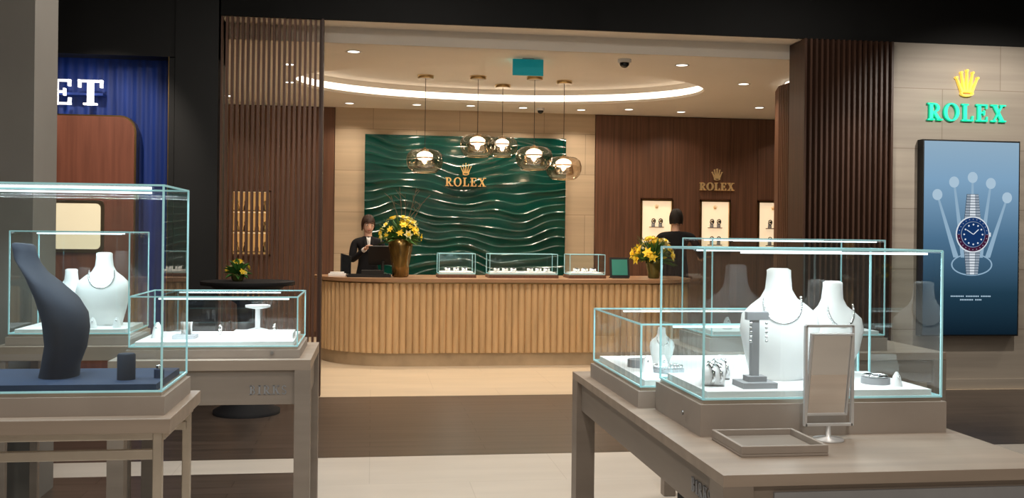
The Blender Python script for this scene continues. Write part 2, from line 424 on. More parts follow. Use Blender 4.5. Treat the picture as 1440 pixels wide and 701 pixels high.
flat('poster_dark_steel', (.05, .08, .12)); flat('poster_dial_blue', (.008, .035, .13)); flat('poster_white', (.8, .86, .92)); flat('poster_red_bezel', (.06, .012, .04)); flat('poster_blue_bezel', (.010, .04, .15))
b = MB('backlit_poster')
b.box(5.366, 6.406, FY - .10, FY, .54, 2.485, 'black')
b.box(5.38, 6.392, FY - .103, FY - .099, .555, 2.47, 'poster')
yy = FY - .106
for X, Z in [(5.52, 1.94), (5.696, 2.067), (5.894, 2.116), (6.09, 2.06), (6.267, 1.92)]:
    B = 5.894 + (X - 5.894) * .45
    b.prism([(B - .028, 1.32), (B + .028, 1.32), (X + .009, Z), (X - .009, Z)], yy, yy + .003, 'poster_crown_ray')
    b.prism([(X + .052 * math.cos(a * pi / 10), Z + .055 * math.sin(a * pi / 10)) for a in range(20)], yy - .001, yy + .003, 'poster_pale_crown')
for p in arc(5.894, 1.25, .22, .11, .012, .012, 0, 360, 32): b.prism(p, yy - .0015, yy + .003, 'poster_crown_ray')
wx, wz = 5.894, 1.55
for sgn in (1, -1):
    b.prism([(wx - .088, wz + sgn * .15), (wx - .062, wz + sgn * .40), (wx + .062, wz + sgn * .40), (wx + .088, wz + sgn * .15)][::1 if sgn < 0 else -1], yy - .004, yy, 'poster_dark_steel')
    for i in range(9):
        z = wz + sgn * (.17 + i * .027); w = .083 - i * .0028
        b.prism(R4(wx - w, wx - w * .45, z - .010, z + .010), yy - .007, yy - .004, 'poster_silver')
        b.prism(R4(wx - w * .38, wx + w * .38, z - .010, z + .010), yy - .007, yy - .004, 'poster_bright_steel')
        b.prism(R4(wx + w * .45, wx + w, z - .010, z + .010), yy - .007, yy - .004, 'poster_silver')
def disc(r, mat, y, a0=0, a1=360, n=40): b.prism([(wx + r * math.cos(math.radians(a0 + (a1 - a0) * i / n)), wz + r * math.sin(math.radians(a0 + (a1 - a0) * i / n))) for i in range(n)], y, y + .003, mat)
b.prism(R4(wx + .17, wx + .195, wz - .02, wz + .02), yy - .009, yy - .006, 'poster_bright_steel')
disc(.180, 'poster_bright_steel', yy - .010); disc(.168, 'poster_blue_bezel', yy - .012)
for p in arc(wx, wz, .168, .168, .036, .036, 180, 360, 24): b.prism(p, yy - .014, yy - .011, 'poster_red_bezel')
for k in range(24):
    a = k * pi / 12; q = (wx + .151 * math.cos(a), wz + .151 * math.sin(a)); b.prism(R4(q[0] - .004, q[0] + .004, q[1] - .004, q[1] + .004), yy - .016, yy - .014, 'poster_silver')
disc(.128, 'poster_silver', yy - .017); disc(.124, 'poster_dial_blue', yy - .019)
for k in range(12):
    a = k * pi / 6; q = (wx + .098 * math.cos(a), wz + .098 * math.sin(a))
    b.prism([(q[0] + .008 * math.cos(c * pi / 4), q[1] + .008 * math.sin(c * pi / 4)) for c in range(8)], yy - .022, yy - .019, 'poster_white')
b.prism(diag((wx, wz), (wx + .055, wz + .05), .010), yy - .023, yy - .019, 'poster_white'); b.prism(diag((wx, wz), (wx - .07, wz + .045), .010), yy - .023, yy - .019, 'poster_white')
for z, w in [(.93, .44), (.895, .24)]:
    k = int(w / .018)
    for i in range(k):
        if i % 9 == 8: continue
        X = wx - w / 2 + i * .018; b.prism(R4(X, X + .011, z, z + .013), yy, yy + .003, 'poster_pale_crown')
b.done()

# ---------------------------------------------------------------- green relief wall
b = MB('wave_relief_panel')
nx, nz_ = 260, 360; X0, X1, Z0, Z1 = -.114, 2.82, .84, 2.92
vs = []; fs = []
for j in range(nz_ + 1):
    for i in range(nx + 1):
        x = X0 + (X1 - X0) * i / nx; z = Z0 + (Z1 - Z0) * j / nz_
        ph = z * 8.5 + .50 * math.sin(x * 2.6 + z * 1.9) + .32 * math.sin(x * 5.3 - z * 2.7 + 1.0) + .12 * math.sin(x * 9 + z * 4)
        fr_ = ph - math.floor(ph)
        h = .022 * (fr_ ** 2.0) * (1 - max(0, (fr_ - .88) / .12)) if fr_ > 0 else 0
        h *= .75 + .4 * math.sin(x * 3.1 + math.floor(ph) * 2.2)
        vs.append((x, BY - .06 - h, z))
for j in range(nz_):
    for i in range(nx):
        a = j * (nx + 1) + i; fs.append((a, a + 1, a + nx + 2, a + nx + 1))
b.add(vs, fs, 'green', True)
b.box(X0, X1, BY - .055, BY, Z0, Z1, 'green')
for X, w, y0, zc in [(1.335, .59, BY - .14, 2.19)]:
    write(b, 'ROLEX', X, zc, w, .125, y0, y0 + .03, 'gold'); crown(b, X, 2.35, .15, .17, y0, y0 + .03, 'gold')
    b.box(X - .29, X + .29, y0 + .03, BY - .06, zc + .05, zc + .06, 'green'); b.box(X - .01, X + .01, y0 + .03, BY - .06, 2.38, 2.4, 'green')
b.done()
b = MB('crown_wall_lettering')
write(b, 'ROLEX', 5.15, 2.20, .54, .115, BY - .06, BY - .02, 'gold'); crown(b, 5.15, 2.35, .15, .17, BY - .06, BY - .02, 'gold'); b.done()

# watch niches
def niche(x0, x1, z0, z1, name='wall_display_niche'):
    b = MB(name); w = .025; yf = BY - .05
    for r in [(x0, x1, z1 - w, z1), (x0, x1, z0, z0 + w), (x0, x0 + w, z0, z1), (x1 - w, x1, z0, z1)]:
        b.box(r[0], r[1], yf, BY + .02, r[2], r[3], 'brass')
    b.box(x0, x1, BY - .012, BY + .015, z0, z1, 'niche')
    xc = (x0 + x1) / 2
    for z in (z0 + .12, z0 + .38):
        b.box(xc - .11, xc + .11, yf + .005, BY - .01, z - .015, z, 'basegrey')
        for dx in (-.05, .06):
            b.rev([(.03, z), (.026, z + .05), (.02, z + .06)], xc + dx, yf + .03, 'greyblock', 12)
            b.tube([(xc + dx + .028 * math.cos(a * pi / 6), yf + .012, z + .085 + .035 * math.sin(a * pi / 6)) for a in range(13)], .008, 'bustdark', 6)
            b.rev([(.018, 0), (.018, .01)], 0, 0, 'brass', 12, X=Matrix.Translation((xc + dx, yf + .01, z + .085)) @ Matrix.Rotation(pi / 2, 4, 'X'))
    crown(b, xc, z1 - .14, .06, .06, yf + .02, yf + .03, 'gold')
    b.done()
for a, c in [(3.97, 4.47), (4.89, 5.37), (5.8, 6.3)]: niche(a, c, 1.26, 2.05)
b = MB('lit_display_shelves'); x0, x1, z0, z1 = -1.96, -1.42, 1.16, 2.08; yf = BY - .14
for r in [(x0, x1, z1 - .02, z1), (x0, x1, z0, z0 + .02), (x0, x0 + .02, z0, z1), (x1 - .02, x1, z0, z1), (-1.70, -1.68, z0, z1)]: b.box(r[0], r[1], yf, BY - .02, r[2], r[3], 'walnut')
b.box(x0 + .02, x1 - .02, BY - .03, BY - .02, z0, z1, 'nichegold')
for k in range(3):
    z = z0 + .05 + k * .29
    b.box(x0 + .02, x1 - .02, yf + .01, BY - .03, z, z + .012, 'brass'); b.box(x0 + .03, x1 - .03, yf + .02, yf + .03, z + .265, z + .275, 'niche')
    for q in (-1.88, -1.77, -1.61, -1.50): b.rev([(.03, z + .012), (.028, z + .06), (.012, z + .10), (.018, z + .13), (.006, z + .15)], q, yf + .05, 'brass', 12)
b.done()

# ---------------------------------------------------------------- counter
def cpath(off=0):
    P = []; xl, xr, yf, yb = -.62, 3.80, 11.25, 12.3; rl, rr = .95, .6
    P.append((xl - off, yb)); 
    for k in range(5): P.append((xl - off, yb + (yf + rl - yb) * k / 5))
    for k in range(31):
        a = pi + (pi / 2) * k / 30; P.append((xl + rl + (rl + off) * math.cos(a), yf + rl + (rl + off) * math.sin(a)))
    for k in range(1, 60): P.append((xl + rl + (xr - rr - xl - rl) * k / 60, yf - off))
    for k in range(21):
        a = 1.5 * pi + (pi / 2) * k / 20; P.append((xr - rr + (rr + off) * math.cos(a), yf + rr + (rr + off) * math.sin(a)))
    P.append((xr + off, yb)); return P
def resample(P, step):
    out = []; L = 0; tgt = 0
    for a, c in zip(P[:-1], P[1:]):
        d = math.dist(a, c)
        if d < 1e-6: continue
        while tgt <= L + d:
            s = (tgt - L) / d; nx_, ny_ = (c[1] - a[1]) / d, -(c[0] - a[0]) / d
            out.append((a[0] + (c[0] - a[0]) * s, a[1] + (c[1] - a[1]) * s, nx_, ny_, tgt)); tgt += step
        L += d
    return out
b = MB('reception_counter')
rs = resample(cpath(0), .0075); pts = []
for x, y, nx_, ny_, L in rs:
    o = .030 * abs(math.sin(pi * L / .075)) ** .6; pts.append((x + nx_ * o, y + ny_ * o))
b.loft([[(p[0], p[1], z) for p in pts] for z in (.15, .95)], 'counter', False, False, close=False)
for off, z0, z1, mt in [(.06, .95, .99, 'countertop'), (-.01, 0, .15, 'plinth'), (.03, .935, .95, 'brass')]:
    Q = cpath(off); b.loft([[(p[0], p[1], z0) for p in Q], [(p[0], p[1], z1) for p in Q]], mt, False, True)
b.box(-.6, 3.78, 12.27, 12.3, .02, .95, 'walnut')
b.done()

# ---------------------------------------------------------------- glass case builder
def glass_case(name, x0, x1, y0, y1, zb, zf, zt, basemat='basegrey', floor='pad', led=2.0, e=.006, pad=True, lip=.012, bottomedge=True, fn=None, ledcol=(.80, .93, 1), bars=True):
    b = MB(name)
    b.box(x0 - lip, x1 + lip, y0 - lip, y1 + lip, zb, zf - .012, basemat)
    b.box(x0, x1, y0, y1, zf - .012, zf, 'champ')
    if pad: b.box(x0 + .02, x1 - .02, y0 + .02, y1 - .02, zf, zf + .022, floor)
    for q in [[(x0, y0, zf), (x1, y0, zf), (x1, y0, zt), (x0, y0, zt)], [(x1, y1, zf), (x0, y1, zf), (x0, y1, zt), (x1, y1, zt)],
              [(x0, y1, zf), (x0, y0, zf), (x0, y0, zt), (x0, y1, zt)], [(x1, y0, zf), (x1, y1, zf), (x1, y1, zt), (x1, y0, zt)],
              [(x0, y0, zt), (x1, y0, zt), (x1, y1, zt), (x0, y1, zt)]]:
        b.quad(q, 'glass')
    h = e / 2
    for x in (x0, x1):
        for y in (y0, y1): b.box(x - h, x + h, y - h, y + h, zf, zt, 'edge')
        b.box(x - h, x + h, y0, y1, zt - h, zt + h, 'edge')
        if bottomedge: b.box(x - h, x + h, y0, y1, zf, zf + e, 'edge')
    for y in (y0, y1):
        b.box(x0, x1, y - h, y + h, zt - h, zt + h, 'edge')
        if bottomedge: b.box(x0, x1, y - h, y + h, zf, zf + e, 'edge')
    if bars:
        b.box(x0 + .12, x1 - .04, y0 + .014, y0 + .022, zt - .013, zt - .006, 'led')
        b.box(x0 + .12, x1 - .12, y1 - .022, y1 - .014, zt - .013, zt - .006, 'led')
    if fn: fn(b)
    o = b.done()
    if led:
        area('led_bar', ((x0 + x1) / 2, y0 + .045, zt - .018), x1 - x0 - .08, led, ledcol, sy=.02, parent=o)
        area('led_bar', ((x0 + x1) / 2, y1 - .03, zt - .018), x1 - x0 - .08, led * .6, ledcol, sy=.02, parent=o)
    return o

BSEC = [(0, .075, .045, .03), (.02, .08, .045, .02), (.08, .10, .045, 0), (.15, .115, .045, -.005), (.19, .108, .045, 0), (.215, .08, .042, .008), (.235, .052, .038, .012), (.26, .038, .034, .014), (.30, .034, .032, .012), (.315, .034, .03, .012), (.32, .025, .022, .012)]
def bust(b, X, Y, Z, s=1., mat='bust', rot=0, chain=True, Mx=None):
    if Mx is None: Mx = Matrix.Translation((X, Y, Z)) @ Matrix.Rotation(rot, 4, 'Z') @ Matrix.Scale(s, 4)
    R = [[(rx * math.cos(2 * pi * j / 24), oy + ry * math.sin(2 * pi * j / 24), z) for j in range(24)] for z, rx, ry, oy in BSEC]
    b.loft(R, mat, True, True, Mx)
    if chain:
        for k in range(34):
            a = pi * (k / 33); x = .052 * math.cos(a) * (1 + .2 * math.sin(a)); z = .240 - .075 * math.sin(a); y = -.032 - .015 * math.sin(a)
            b.sph((x, y + .002, z), .0035 + .003 * math.sin(a), 'silver', 8, 5, Mx)
def ring_cone(b, X, Y, Z, s=1):
    b.rev([(.018 * s, Z), (.012 * s, Z + .03 * s), (.004 * s, Z + .045 * s)], X, Y, 'pad', 12)
    b.tube([(X + .010 * s * math.cos(a * pi / 6), Y + .010 * s * math.sin(a * pi / 6), Z + .028 * s) for a in range(13)], .002, 'silver', 6)
    b.sph((X, Y - .012 * s, Z + .03 * s), .004 * s, 'silver', 6, 4)
def bracelet(b, X, Y, Z, r=.03, ax='X'):
    b.tube([(X, Y + r * math.cos(a * pi / 10), Z + r + r * .8 * math.sin(a * pi / 10)) for a in range(21)], .006, 'silver', 6)

# ---- tall case front left
def fn1(b):
    # broad dark necklace bust, turned away and leaning back: curved shell widening to the shoulders
    #        x      z     rx    ry    tilt
    cl = [(-1.005, 1.022, .060, .085, 0), (-1.000, 1.06, .056, .092, 0), (-.985, 1.12, .060, .105, .1), (-.985, 1.19, .068, .118, .2), (-1.000, 1.255, .078, .122, .4),
          (-1.028, 1.31, .082, .112, .55), (-1.062, 1.350, .072, .088, .6), (-1.092, 1.378, .052, .062, .5), (-1.108, 1.402, .040, .044, .3), (-1.116, 1.430, .036, .038, .15), (-1.119, 1.448, .036, .038, .1), (-1.119, 1.453, .028, .030, .1)]
    b.loft([[(x + rx * math.cos(2 * pi * j / 28), 3.42 + ry * math.sin(2 * pi * j / 28), z - tl * rx * math.cos(2 * pi * j / 28)) for j in range(28)] for x, z, rx, ry, tl in cl], 'bustdark', True, True)
    b.rev([(.028, 1.022), (.028, 1.10), (.024, 1.105)], -.775, 3.33, 'bustdark', 20)
    b.rev([(.016, 1.022), (.016, 1.05)], -.68, 3.36, 'navy', 16); b.rev([(.009, 1.05), (.011, 1.062), (.004, 1.064)], -.68, 3.36, 'silver', 10)
glass_case('jewelry_display_case', -1.62, -.64, 3.2, 3.62, .93, 1.0, 1.64, 'basegrey', 'navy', 4, .006, fn=fn1)
b = MB('display_table')
b.box(-1.72, -.60, 3.13, 3.68, .885, .93, 'tabletop')
b.box(-1.70, -.62, 3.16, 3.65, .86, .885, 'champ')
for x in (-1.70, -.655):
    for y in (3.15, 3.63): b.box(x, x + .028, y, y + .028, 0, .885, 'champ')
b.box(-1.69, -.64, 3.16, 3.18, .80, .83, 'champ'); b.box(-1.69, -.64, 3.62, 3.64, .80, .83, 'champ')
b.box(-1.69, -.64, 3.16, 3.64, .08, .11, 'champ')
b.done(bevel=.003)
# ---- bust case behind
def fn2(b):
    bust(b, -1.37, 5.38, 1.007, 1.18); bust(b, -1.55, 5.45, 1.007, .9)
    ring_cone(b, -1.27, 5.25, 1.007, 1.2); ring_cone(b, -1.38, 5.23, 1.007, 1.2)
glass_case('jewelry_display_case', -1.75, -1.19, 5.15, 5.58, .93, .985, 1.49, led=3.3, fn=fn2)
b = MB('display_table'); b.box(-1.8, -1.165, 5.1, 5.64, .86, .93, 'tabletop')
for x in (-1.79, -1.21):
    for y in (5.11, 5.59): b.box(x, x + .04, y, y + .04, 0, .86, 'taupe')
b.done(bevel=.003)
# ---- low case on lettered table
def fn3(b):
    b.box(-.64, -.36, 4.72, 4.9, 1.002, 1.03, 'pad'); b.box(-.90, -.80, 4.72, 4.82, 1.002, 1.02, 'greyblock')
    for x in (-.86, -.83): b.rev([(.012, 1.02), (.010, 1.06), (.014, 1.08)], x, 4.77, 'silver', 10)
    b.rev([(.05, 1.002), (.05, 1.02), (.012, 1.03), (.012, 1.12), (.06, 1.13), (.06, 1.14)], -.55, 5.0, 'pad', 20); ring_cone(b, -.98, 4.8, 1.002, 1.6)
    bracelet(b, -.72, 4.95, 1.0, .025); bracelet(b, -.45, 4.80, 1.03, .018)
glass_case('jewelry_display_case', -1.06, -.33, 4.6, 5.12, .93, .98, 1.205, led=3, fn=fn3)
b = MB('lettered_display_table')
b.box(-1.13, -.265, 4.52, 5.25, .885, .93, 'tabletop')
b.box(-1.11, -.285, 4.54, 5.23, .73, .885, 'taupe')
for x in (-1.13, -.335):
    for y in (4.52, 5.18): b.box(x, x + .07, y, y + .07, 0, .885, 'taupe')
b.rev([(.008, 0), (.008, .006)], 0, 0, 'steel', 12, X=Matrix.Translation((-.44, 4.585, .955)) @ Matrix.Rotation(pi / 2, 4, 'X'))
write(b, 'BIRKS', -.45, .775, .165, .04, 4.537, 4.541, 'greyblock', gap=.18)
b.done(bevel=.003)

# ---- right table
TZ = .90
b = MB('lettered_display_table')
b.box(.88, 1.81, 2.40, 4.30, .87, TZ, 'tabletop')
b.box(.90, 1.79, 2.42, 4.28, .745, .87, 'taupe')
for x in (.88, 1.73):
    for y in (2.40, 4.20): b.box(x, x + .08, y, y + .10, 0, .87, 'taupe')
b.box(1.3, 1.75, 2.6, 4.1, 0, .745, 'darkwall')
write(b, 'BIRKS', 0, .785, .165, .04, .0, .004, 'greyblock', fr=lambda x, y, z: (.898 + y - .003, 2.70 - x, z), left=0, gap=.18)
b.box(1.02, 1.75, 2.412, 2.42, .76, .85, 'greyblock')
b.done(bevel=.003)

def fn4(b):
    z = 1.03
    bust(b, 1.33, 3.12, z, 1.15, rot=-.15); bust(b, 1.59, 3.26, z, 1.0, rot=.2)
    b.box(1.14, 1.25, 2.94, 3.04, z, z + .018, 'greyblock'); b.box(1.165, 1.225, 2.965, 3.015, z + .018, z + .035, 'greyblock')
    b.box(1.18, 1.205, 2.98, 3.0, z + .035, z + .22, 'greyblock'); b.box(1.165, 1.235, 2.978, 3.002, z + .21, z + .235, 'greyblock')
    for dx in (1.175, 1.226):
        for k in range(5): b.sph((dx, 2.975, z + .20 - k * .014), .005, 'silver', 8, 5)
    for k, (x, y) in enumerate([(1.05, 3.02), (1.08, 3.10), (1.12, 3.16)]):
        b.rev([(.03, -.035), (.03, .035)], 0, 0, 'pad', 16, X=Matrix.Translation((x + .02, y, z + .03)) @ Matrix.Rotation(pi / 2, 4, 'Y') @ Matrix.Rotation(.3, 4, 'X'))
        bracelet(b, x + .01, y, z, .036); bracelet(b, x + .035, y, z, .036)
    b.rev([(.045, z), (.045, z + .02)], 1.62, 3.03, 'greyblock', 24)
    b.tube([(1.62 + .035 * math.cos(a * pi / 8), 3.03 + .035 * math.sin(a * pi / 8), z + .025) for a in range(17)], .005, 'silver', 6)
    ring_cone(b, 1.66, 2.97, z, 1.0); ring_cone(b, 1.42, 2.97, z, 1.0)
    b.rev([(.007, 0), (.007, .005)], 0, 0, 'steel', 12, X=Matrix.Translation((.967, 3.0, .95)) @ Matrix.Rotation(-pi / 2, 4, 'Y'))
glass_case('jewelry_display_case', .99, 1.757, 2.88, 3.33, .90, 1.008, 1.463, led=3.0, fn=fn4)
def fn5(b):
    z = .992
    bust(b, 1.15, 3.85, z, .45)
    for x in (1.02, 1.08, 1.3, 1.38): ring_cone(b, x, 3.6, z, 1.4)
    b.rev([(.06, z), (.06, z + .015)], 1.1, 3.6, 'greyblock', 24); b.rev([(.045, z), (.045, z + .03)], 1.03, 3.75, 'greyblock', 24)
    for k in range(24): b.sph((1.1 + .05 * math.cos(k * pi / 12), 3.6 + .05 * math.sin(k * pi / 12), z + .022), .006, 'silver', 6, 4)
glass_case('jewelry_display_case', .935, 1.74, 3.38, 4.12, .90, .97, 1.19, led=3.2, fn=fn5)
def fn6(b):
    for x in (1.9, 2.0, 2.3, 2.5): ring_cone(b, x, 5.15, 1.0, 1.5)
    b.box(2.05, 2.2, 5.2, 5.3, 1.0, 1.06, 'pad'); b.box(2.4, 2.55, 5.25, 5.35, 1.0, 1.08, 'greyblock')
glass_case('jewelry_display_case', 1.76, 2.72, 5.0, 5.5, .90, .98, 1.49, led=2, fn=fn6)
b = MB('display_table'); b.box(1.68, 3.02, 4.9, 5.62, .86, .90, 'tabletop'); b.box(1.70, 3.0, 4.92, 5.6, .74, .86, 'taupe')
for x in (1.68, 2.95):
    for y in (4.9, 5.55): b.box(x, x + .07, y, y + .07, 0, .86, 'taupe')
b.done(bevel=.003)

# mirror on table
b = MB('tabletop_mirror')
X, Y = 1.345, 2.79; w = .073
b.rev([(.045, .901), (.045, .906), (.008, .912), (.006, .945)], X, Y, 'satin', 24)
b.box(X - w, X + w, Y - .006, Y + .006, .943, .95, 'satin')
for s in (-1, 1): b.box(X + s * w - .004, X + s * w + .004, Y - .006, Y + .006, .943, 1.24, 'satin')
b.box(X - w, X + w, Y - .006, Y + .006, 1.235, 1.243, 'satin')
MX = Matrix.Translation((X, Y, 1.095)) @ Matrix.Rotation(.16, 4, 'X')
w2 = w - .010
b.box(-w2, w2, .001, .008, -.125, .125, 'satin', MX)
b.box(-w2 + .006, w2 - .006, -.002, .001, -.119, .119, 'mirror', MX)
for s in (-1, 1): b.box(s * w2 - .003, s * w2 + .003, -.006, .006, -.125, .125, 'satin', MX); b.box(X + s * (w - .006) - .006, X + s * (w - .006) + .006, Y - .003, Y + .003, 1.092, 1.098, 'satin')
for z in (-.122, .122): b.box(-w2, w2, -.006, .006, z - .003, z + .003, 'satin', MX)
b.done()
b = MB('jewelry_tray')
x0, x1, y0, y1 = 1.0, 1.25, 2.59, 2.83
b.box(x0, x1, y0, y1, .90, .908, 'basegrey')
for r in [(x0, x1, y0, y0 + .01), (x0, x1, y1 - .01, y1), (x0, x0 + .01, y0 + .01, y1 - .01), (x1 - .01, x1, y0 + .01, y1 - .01)]: b.box(r[0], r[1], r[2], r[3], .908, .93, 'basegrey')
b.box(x0 + .012, x1 - .012, y0 + .012, y1 - .012, .908, .913, 'taupe')
b.done(bevel=.002)

# ---------------------------------------------------------------- counter-top things
def countercase(xc, w):
    def f(b):
        n = max(1, round(w / .42)); 
        for i in range(n):
            c = xc - w / 2 + w * (i + .5) / n; k = .16
            b.box(c - k, c + k, 11.58, 11.78, 1.057, 1.062, 'pad')
            for q in range(3):
                x = c - .10 + q * .10
                for yy_ in (11.62, 11.71):
                    b.rev([(.02, -.026), (.02, .026)], 0, 0, 'pad', 12, X=Matrix.Translation((x, yy_, 1.080)) @ Matrix.Rotation(pi / 2, 4, 'Y'))
                    b.tube([(x, yy_ + .022 * math.cos(a * pi / 6), 1.080 + .022 * math.sin(a * pi / 6)) for a in range(13)], .006, 'silver', 6)
                    b.sph((x, yy_ - .012, 1.102), (.015, .015, .006), 'bustdark', 10, 5)
    return glass_case('watch_display_case', xc - w / 2, xc + w / 2, 11.5, 11.85, .99, 1.035, 1.27, 'walnut', 'pad', led=.9, e=.006, fn=f, ledcol=(1, .93, .8), bars=False)
countercase(.98, .42); countercase(1.76, .80); countercase(2.52, .42)

b = MB('tablet_stand')
MX = Matrix.Translation((2.94, 11.6, .992)) @ Matrix.Rotation(-.2, 4, 'X')
b.box(-.12, .12, 0, .012, .01, .25, 'black', MX); b.box(-.095, .095, -.003, .001, .035, .225, 'greenscreen', MX)
b.box(2.84, 3.04, 11.55, 11.75, .99, 1.0, 'black'); b.tube([(2.94, 11.72, 1.0), (2.94, 11.64, 1.15)], .01, 'black'); b.done()
b = MB('small_tablet')  # small tablet standing on the counter
MX = Matrix.Translation((-.30, 11.95, .995)) @ Matrix.Rotation(-.25, 4, 'X') @ Matrix.Rotation(.9, 4, 'Z')
b.box(-.09, .09, 0, .012, .02, .25, 'black', MX); b.box(-.08, .08, -.003, .001, .03, .24, 'screen', MX)
b.box(-.36, -.24, 11.9, 12.02, .99, 1.0, 'black'); b.done()
b = MB('serving_tray'); b.box(-.28, .22, 11.5, 11.8, .99, .998, 'black')
for r in [(-.28, .22, 11.5, 11.51), (-.28, .22, 11.79, 11.8), (-.28, -.27, 11.51, 11.79), (.21, .22, 11.51, 11.79)]: b.box(r[0], r[1], r[2], r[3], .998, 1.02, 'black')
b.done()
b = MB('card_holder'); b.box(-.50, -.30, 11.75, 11.88, .99, 1.02, 'pad'); b.box(-.48, -.32, 11.77, 11.86, 1.02, 1.04, 'shirt'); b.done(bevel=.003)
b = MB('point_of_sale_terminal')
b.rev([(.10, .99), (.10, 1.0), (.02, 1.01), (.02, 1.16)], .13, 12.12, 'black', 20)
MX = Matrix.Translation((.13, 12.12, 1.23)) @ Matrix.Rotation(.35, 4, 'X')
b.box(-.17, .17, -.015, .015, -.12, .12, 'black', MX); b.box(-.16, .16, .015, .017, -.11, .11, 'screen', MX)
b.box(-.12, .14, 12.03, 12.24, .99, 1.05, 'black')
b.done(bevel=.004)

def bouquet(name, X, Y, Z, rb, rt, h, vmat, fw, fh, nf=34, twigs=True):
    b = MB(name)
    b.rev([(rb * .8, Z), (rb, Z + .01), (rb * 1.05, Z + h * .3), (rt, Z + h * .8), (rt * 1.05, Z + h), (rt * .95, Z + h), (rt * .9, Z + h * .9)], X, Y, vmat, 28)
    top = Z + h
    for i in range(nf):
        a = random.uniform(0, 2 * pi); e = random.uniform(-.15, 1.35)
        d = Vector((math.cos(a) * math.cos(e), math.sin(a) * math.cos(e), math.sin(e)))
        c = Vector((X, Y, top + fh * .15)) + Vector((d.x * fw, d.y * fw * .8, d.z * fh * .8)) * random.uniform(.65, 1)
        b.tube([(X, Y, top - .05), ((X + c.x) / 2, (Y + c.y) / 2, (top + c.z) / 2 + .02), c], .003, 'leaf', 5)
        mt = 'yellow' if random.random() < .6 else 'cream'; r = random.uniform(.040, .068) * fw / .22
        q = d.to_track_quat('Z', 'Y').to_matrix().to_4x4(); MX = Matrix.Translation(c) @ q
        for k in range(6):
            th = k * pi / 3; u = Vector((math.cos(th), math.sin(th), 0)); w_ = Vector((-math.sin(th), math.cos(th), 0))
            p = [Vector((0, 0, 0)), u * r * .5 + w_ * r * .3 + Vector((0, 0, r * .3)), u * r * 1.1 + Vector((0, 0, r * .35)), u * r * .5 - w_ * r * .3 + Vector((0, 0, r * .3))]
            b.add([tuple(z) for z in p], [(0, 1, 2, 3)], mt, False, MX)
        b.rev([(.2 * r, 0), (.32 * r, r * .45), (.36 * r, r * .5)], 0, 0, 'yellow', 8, X=MX)
    for i in range(int(nf * 1.5)):
        a = random.uniform(0, 2 * pi); e = random.uniform(-.3, 1.1); L = random.uniform(.9, 1.35)
        d = Vector((math.cos(a) * math.cos(e) * fw, math.sin(a) * math.cos(e) * fw, math.sin(e) * fh)) * L
        s = Vector((X, Y, top)); w_ = Vector((-math.sin(a), math.cos(a), 0)) * .022; m = s + d * .6 + Vector((0, 0, .02))
        b.add([tuple(s), tuple(m + w_), tuple(s + d), tuple(m - w_)], [(0, 1, 2, 3)], 'leaf')
    if twigs:
        for dx, dz in [(.05, .32), (.18, .42), (.32, .30), (-.02, .42), (.25, .2), (-.12, .3)]:
            p0 = Vector((X, Y, top)); p2 = Vector((X + dx, Y + random.uniform(-.1, .1), top + fh + dz * .8)); mid = (p0 + p2) / 2 + Vector((random.uniform(-.05, .05), 0, .03))
            b.tube([p0, mid, p2], [.005, .004, .002], 'twig', 5)
            for k in range(4):
                s = mid.lerp(p2, .2 + .2 * k); b.tube([s, s + Vector((random.uniform(-.09, .09), random.uniform(-.04, .04), random.uniform(.02, .08)))], .002, 'twig', 4)
    b.done()
bouquet('flower_vase', .33, 11.62, .99, .095, .14, .44, 'vase', .24, .27, 46)
bouquet('flower_vase', 3.36, 11.62, .99, .07, .10, .22, 'vasegreen', .26, .28, 44, False)

# cocktail table with black cloth
b = MB('high_cocktail_table')
b.rev([(.27, 0), (.27, .03), (.10, .12), (.07, .5), (.09, .9), (.30, 1.05), (.38, 1.06), (.38, 1.09)], -1.01, 8.45, 'blacktop', 36); b.done()
bouquet('flower_arrangement', -1.09, 8.42, 1.09, .045, .055, .06, 'vasegreen', .10, .13, 26, False)

# ---------------------------------------------------------------- pendants
def pendant(X, Y, z, r, ztop=3.5):
    b = MB('glass_pendant_lamp'); hz = r * .62
    b.rev([(.085, ztop - .04), (.105, ztop - .035), (.105, ztop)], X, Y, 'brass', 24)
    b.tube([(X, Y, ztop - .03), (X, Y, z + hz)], .004, 'black', 6)
    b.rev([(.05, z + hz * .86), (.055, z + hz * .95), (.02, z + hz * 1.08), (.008, z + hz * 1.15)], X, Y, 'brass', 20)
    prof = [(r * .10, z + hz), (r * .45, z + hz * 1.0), (r * .72, z + hz * .90), (r * .92, z + hz * .60), (r * 1.0, z + hz * .15), (r * .98, z - hz * .25), (r * .88, z - hz * .65), (r * .70, z - hz * .95), (r * .60, z - hz * 1.02)]
    b.rev(prof, X, Y, 'smoke', 40, cap=False)
    b.rev([(r * .62, z - hz * 1.02), (r * .60, z - hz * .99)], X, Y, 'brass', 40, cap=False)
    b.rev([(r * .14, z + hz * .80), (r * .34, z + hz * .62), (r * .50, z + hz * .20), (r * .56, z - hz * .35), (r * .57, z - hz * .60)], X, Y, 'smoke', 32, cap=False)
    b.rev([(r * .34, z + hz * .10), (r * .44, z + hz * .24), (r * .42, z + hz * .56), (r * .26, z + hz * .76), (r * .05, z + hz * .84)], X, Y, 'lamp', 28)
    b.rev([(r * .45, z + hz * .20), (r * .48, z + hz * .24), (r * .45, z + hz * .30)], X, Y, 'brass', 28, cap=False)
    o = b.done()
    l = bpy.data.lights.new('bulb', 'POINT'); l.energy = 5; l.color = (1, .85, .65); l.shadow_soft_size = .05
    lo = bpy.data.objects.new('bulb', l); lo.location = (X, Y, z - hz * .15); COL.objects.link(lo); lo.parent = o
